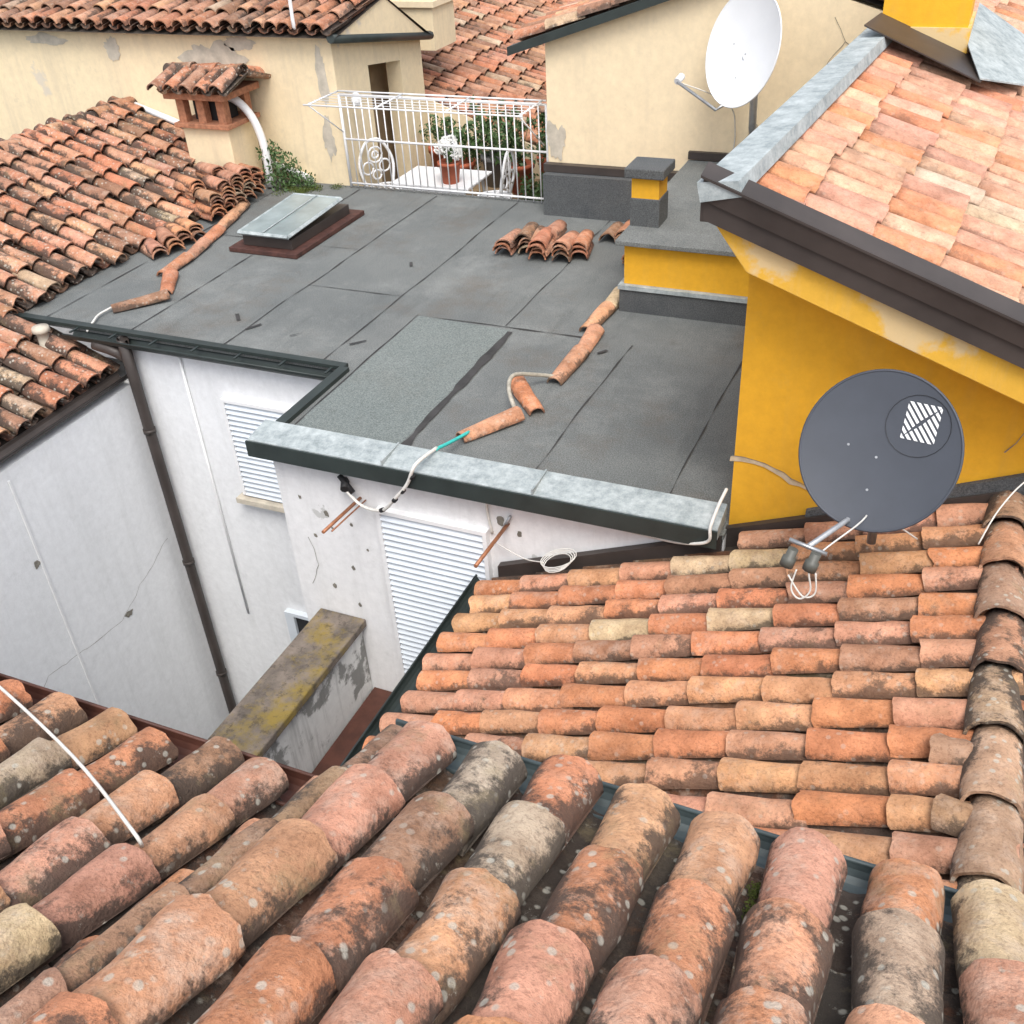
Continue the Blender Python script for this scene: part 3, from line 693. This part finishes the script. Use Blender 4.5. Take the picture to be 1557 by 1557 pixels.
g.tube([pr(.38+.40*math.cos(w*.2618),.40+.38*math.sin(w*.2618)) for w in range(25)],.0012,4,cap=False); g.build('logo_ring',M_black,D)
g=Geo()
arm0=V((-.16,4.28,.74)); lnb=V((-.34,3.62,.93))
g.tube([arm0+V((.0,.05,.02)),arm0,lnb],.014,6); g.tube([lnb+V((-.08,0,.02)),lnb+V((.08,0,-.02))],.010,6)
g.tube([(-.15,4.35,1.05),(-.12,4.72,1.0),(-.12,4.95,.98)],.022,10); g.tube([(-.12,4.55,.35),(-.12,4.55,1.15)],.024,10)
g.build('feed_arm',M_steel,D)
g=Geo()
for o in (-.055,.04):
    p=lnb+V((o,-.02,-.01)); q=p+V((-.02,-.02,-.08)); g.tube([p,p.lerp(q,.45),p.lerp(q,.5),q],[.022,.022,.030,.030],12)
g.build('receiver_heads',simple('lnb_plastic',(.10,.10,.085),.5),D)
g=Geo(); q=lnb+V((-.03,-.04,-.10))
g.tube([q,q+V((-.01,-.02,-.09)),q+V((.03,-.03,-.13)),q+V((.07,-.02,-.08)),q+V((.06,.02,.05)),arm0+V((0,-.3,.12)),arm0+V((.02,-.0,.02))],.004,6,6)
g.tube([q+V((.08,0,0)),q+V((.09,-.01,-.10)),q+V((.04,-.02,-.12)),q+V((-.03,-.01,-.03))],.004,6,6)
g.tube([arm0,arm0+V((.1,.02,-.06)),arm0+V((.25,.1,-.20))],.004,6,5)
g.build('cables',M_cable,D)
D,P,u,v,Nn=dish('satellite_dish',(-1.98,9.35,1.73),(-.62,-.82,.28),.47,.07,M_dishw,.93,-.12)
g=Geo()
g.tube([(-1.93,9.9,.95),(-1.90,9.70,.95),(-1.90,9.66,1.0),(-1.90,9.60,1.5)],.035,10); g.tube([(-1.90,9.60,1.5),P(0,-.1,-.02)],.05,8)
g.tube([P(0,-1,.0),P(-.1,-1.12,.0),P(-.75,-.85,.28)],.014,8)
g.build('mount',M_steel,D)
g=Geo(); q=P(-.75,-.85,.28); g.tube([q,q+V((.02,.08,.03))],.032,10); g.build('receiver_head',M_dishw,D)
g=Geo(); g.tube([q,(-2.15,9.7,1.2),(-2.1,9.88,.9),(-2.12,9.88,.62)],.006,6,6); g.build('cable',M_cable,D)
# ---------------------------------------------------------------- railing
RL=group('terrace_railing',(-5.3,10,0))
g=Geo(); yb=10.03
n=27
for i in range(n+1):
    x=-6.5+i*(2.44/n); g.tube([(x,yb,.02),(x,yb,1.02)],.0070 if i not in (0,n) else .016,6)
for z in (.06,.55,1.02): g.tube([(-6.5,yb,z),(-4.06,yb,z)],.012,6)
g.build('balustrade',M_wht,RL)
g=Geo()
for i in range(7):
    y=yb-.62*i/6; g.tube([(-6.55 if i else -6.5,y,1.06),(-4.06,y,1.06)],.009 if i in (0,6) else .003,6)
for x in (-6.5,-5.7,-4.9,-4.1): g.tube([(x,yb,1.06),(x,yb-.62,1.06)],.009,6)
for x in (-6.5,-4.1): g.tube([(x,yb,.62),(x,yb-.6,1.05)],.007,6)
g.build('drying_rack',M_wht,RL)
TB=group('garden_table',(-5.7,10.75,-.75))
box('top',-6.2,-5.2,10.40,11.08,-.06,-.03,M_wht,TB,.008)
g=Geo()
for x,y in ((-6.1,10.48),(-5.3,10.48),(-6.1,11.0),(-5.3,11.0)): g.tube([(x,y,-.07),(x+.02,y,-.4),(x-.02,y,-.75)],.02,8,3)
g.tube([(-6.1,10.48,-.5),(-5.3,10.48,-.5)],.01,6); g.box(-6.14,-5.26,10.44,10.46,-.12,-.06); g.build('legs',M_wht,TB)
def chair(c,ang):
    Cc=group('garden_chair',c); g=Geo(); c=V(c); ro=Matrix.Rotation(ang,3,'Z')
    W=lambda x,y,z: c+ro@V((x,y,z))
    g.tube([W(.2*math.cos(w*.3927),.2*math.sin(w*.3927),.45) for w in range(17)],.014,6)
    for i in range(-4,5): g.tube([W(i*.045,-math.sqrt(max(.001,.04-(i*.045)**2)),.45),W(i*.045,math.sqrt(max(.001,.04-(i*.045)**2)),.45)],.010,5)
    for x,y in ((-.15,-.13),(.15,-.13),(-.15,.13),(.15,.13)): g.tube([W(x,y,.45),W(x*.8,y*.8,.25),W(x*1.35,y*1.35,0)],.015,6,4)
    g.tube([W(-.17,.13,.45),W(-.22,.18,.7),W(-.12,.2,.92),W(0,.2,.97),W(.12,.2,.92),W(.22,.18,.7),W(.17,.13,.45)],.018,6,5)
    for (x,z,r) in ((0,.80,.09),(-.11,.66,.07),(.11,.66,.07),(0,.57,.055),(0,.80,.04)):
        g.tube([W(x+r*math.cos(w*.5236),.18,z+r*math.sin(w*.5236)) for w in range(13)],.012,5)
    g.build('wrought_frame',M_wht,Cc)
chair((-6.27,10.40,-.55),1.0); chair((-4.92,10.50,-.58),-1.5)
def potted(name,c,r,h,kind,rad,pm=M_pot,num=260,ls=.05,tall=1.2):
    Pp=group(name,c); g=Geo(); g.lathe(c,[(0,0),(r*.72,0),(r*.95,h*.85),(r*1.08,h*.85),(r*1.08,h),(r*.92,h),(r*.9,h*.88),(0,h*.88)],18); g.build('pot',pm,Pp)
    cc=V(c)+V((0,0,h))
    g=Geo(); 
    for k in range(5):
        o=V((random.gauss(0,1),random.gauss(0,1),0))*rad*.45; o.z=rad*random.uniform(.1,1.2)*tall*.8
        g.leaves(cc+o,rad*.5,num//5,ls,tall)
    for _ in range(14):
        d=V((random.gauss(0,1)*rad*.55,random.gauss(0,1)*rad*.55,rad*random.uniform(.9,1.7)*tall*.8)); g.tube([cc-V((0,0,.03)),cc+d*.5+V((0,0,.03)),cc+d],.004,4); g.leaves(cc+d,.05,12,ls)
    g.build('leaves',M_leaf,Pp)
    if kind=='flower':
        g=Geo()
        for dx,dy,dz in ((-.10,0,.13),(.08,.02,.12),(-.01,-.05,.17),(.02,.05,.21),(.12,-.04,.10),(-.05,.03,.20)): g.leaves(cc+V((dx,dy,dz)),.065,150,.04,1,True)
        g.build('blossoms',M_petal,Pp)
potted('potted_white_flower',(-5.50,10.58,-.03),.13,.24,'flower',.09,num=120)
potted('potted_plant',(-5.95,11.75,-.55),.18,.40,'leaf',.30,num=420,ls=.08)
potted('potted_plant',(-5.50,11.85,-.45),.18,.38,'leaf',.32,M_concrete,460,.07,1.4)
potted('potted_plant',(-5.08,11.65,-.45),.16,.36,'leaf',.30,M_pot,420,.07,1.5)
potted('potted_plant',(-4.70,11.70,-.35),.16,.36,'leaf',.28,M_pot,380,.06,1.3)
potted('potted_plant',(-4.28,10.45,-.75),.14,.60,'leaf',.14,num=200)
potted('potted_plant',(-4.35,11.25,-.75),.17,.7,'leaf',.26,M_wht,300,.06)
potted('potted_plant',(-6.25,11.80,-.45),.14,.45,'leaf',.20,M_pot,260)
potted('potted_plant',(-4.60,10.95,-.75),.15,.45,'leaf',.18,M_concrete,220)
potted('potted_plant',(-4.14,11.85,-.45),.14,.4,'leaf',.26,M_pot,300,.07,1.5)
box('plant_shelf',-6.4,-4.02,11.55,12.18,-.62,-.45,M_doorsh)
LN=group('garden_lantern',(-5.75,10.95,-.03))
g=Geo(); g.lathe((-5.70,10.95,-.03),[(0,0),(.08,0),(.08,.02),(.055,.04),(.055,.30),(.07,.32)],12); g.build('body',M_wht,LN)
g=Geo(); g.lathe((-5.70,10.95,.29),[(.085,0),(.05,.07),(.02,.12),(0,.16)],12); g.build('cap',M_black,LN)
WL=group('wall_lamp',(-6.45,10.3,.9))
g=Geo(); g.lathe((-6.42,10.25,.85),[(0,0),(.05,.01),(.06,.08),(.03,.14),(0,.15)],12); g.tube([(-6.55,10.25,1.0),(-6.42,10.25,1.0)],.012,6); g.build('shade',M_wht,WL)
# ---------------------------------------------------------------- camera / light
cam=bpy.data.cameras.new('camera'); co=bpy.data.objects.new('camera',cam); sc.collection.objects.link(co)
Rm=Matrix(((.9184,-.185,.35),(.3922,.5453,-.7411),(-.0541,.8178,.5731)))
co.matrix_world=Matrix.Translation((0,0,3.6))@Rm.to_quaternion().to_matrix().to_4x4()
cam.lens=36; cam.sensor_width=36; cam.clip_end=500; cam.clip_start=.05; sc.camera=co
w=bpy.data.worlds.new('World'); sc.world=w; w.use_nodes=True; nt=w.node_tree; nt.nodes.clear()
o=nt.nodes.new('ShaderNodeOutputWorld'); bg=nt.nodes.new('ShaderNodeBackground'); sk=nt.nodes.new('ShaderNodeTexSky')
sk.sky_type='NISHITA'; sk.sun_disc=False; sk.sun_elevation=math.radians(58); sk.sun_rotation=math.radians(150); sk.air_density=1; sk.dust_density=3
hs=nt.nodes.new('ShaderNodeHueSaturation'); hs.inputs['Saturation'].default_value=.40; hs.inputs['Value'].default_value=1.95
nt.links.new(sk.outputs[0],hs.inputs['Color'])
bg.inputs[1].default_value=.15; nt.links.new(hs.outputs[0],bg.inputs[0]); nt.links.new(bg.outputs[0],o.inputs[0])
l=bpy.data.lights.new('sun','SUN'); l.energy=2.0; l.angle=math.radians(28); l.color=(1,.97,.92)
lo=bpy.data.objects.new('sun',l); sc.collection.objects.link(lo)
lo.rotation_euler=V((.26,-.45,.85)).to_track_quat('Z','Y').to_euler()
sc.view_settings.view_transform='Standard'; sc.view_settings.look='None'
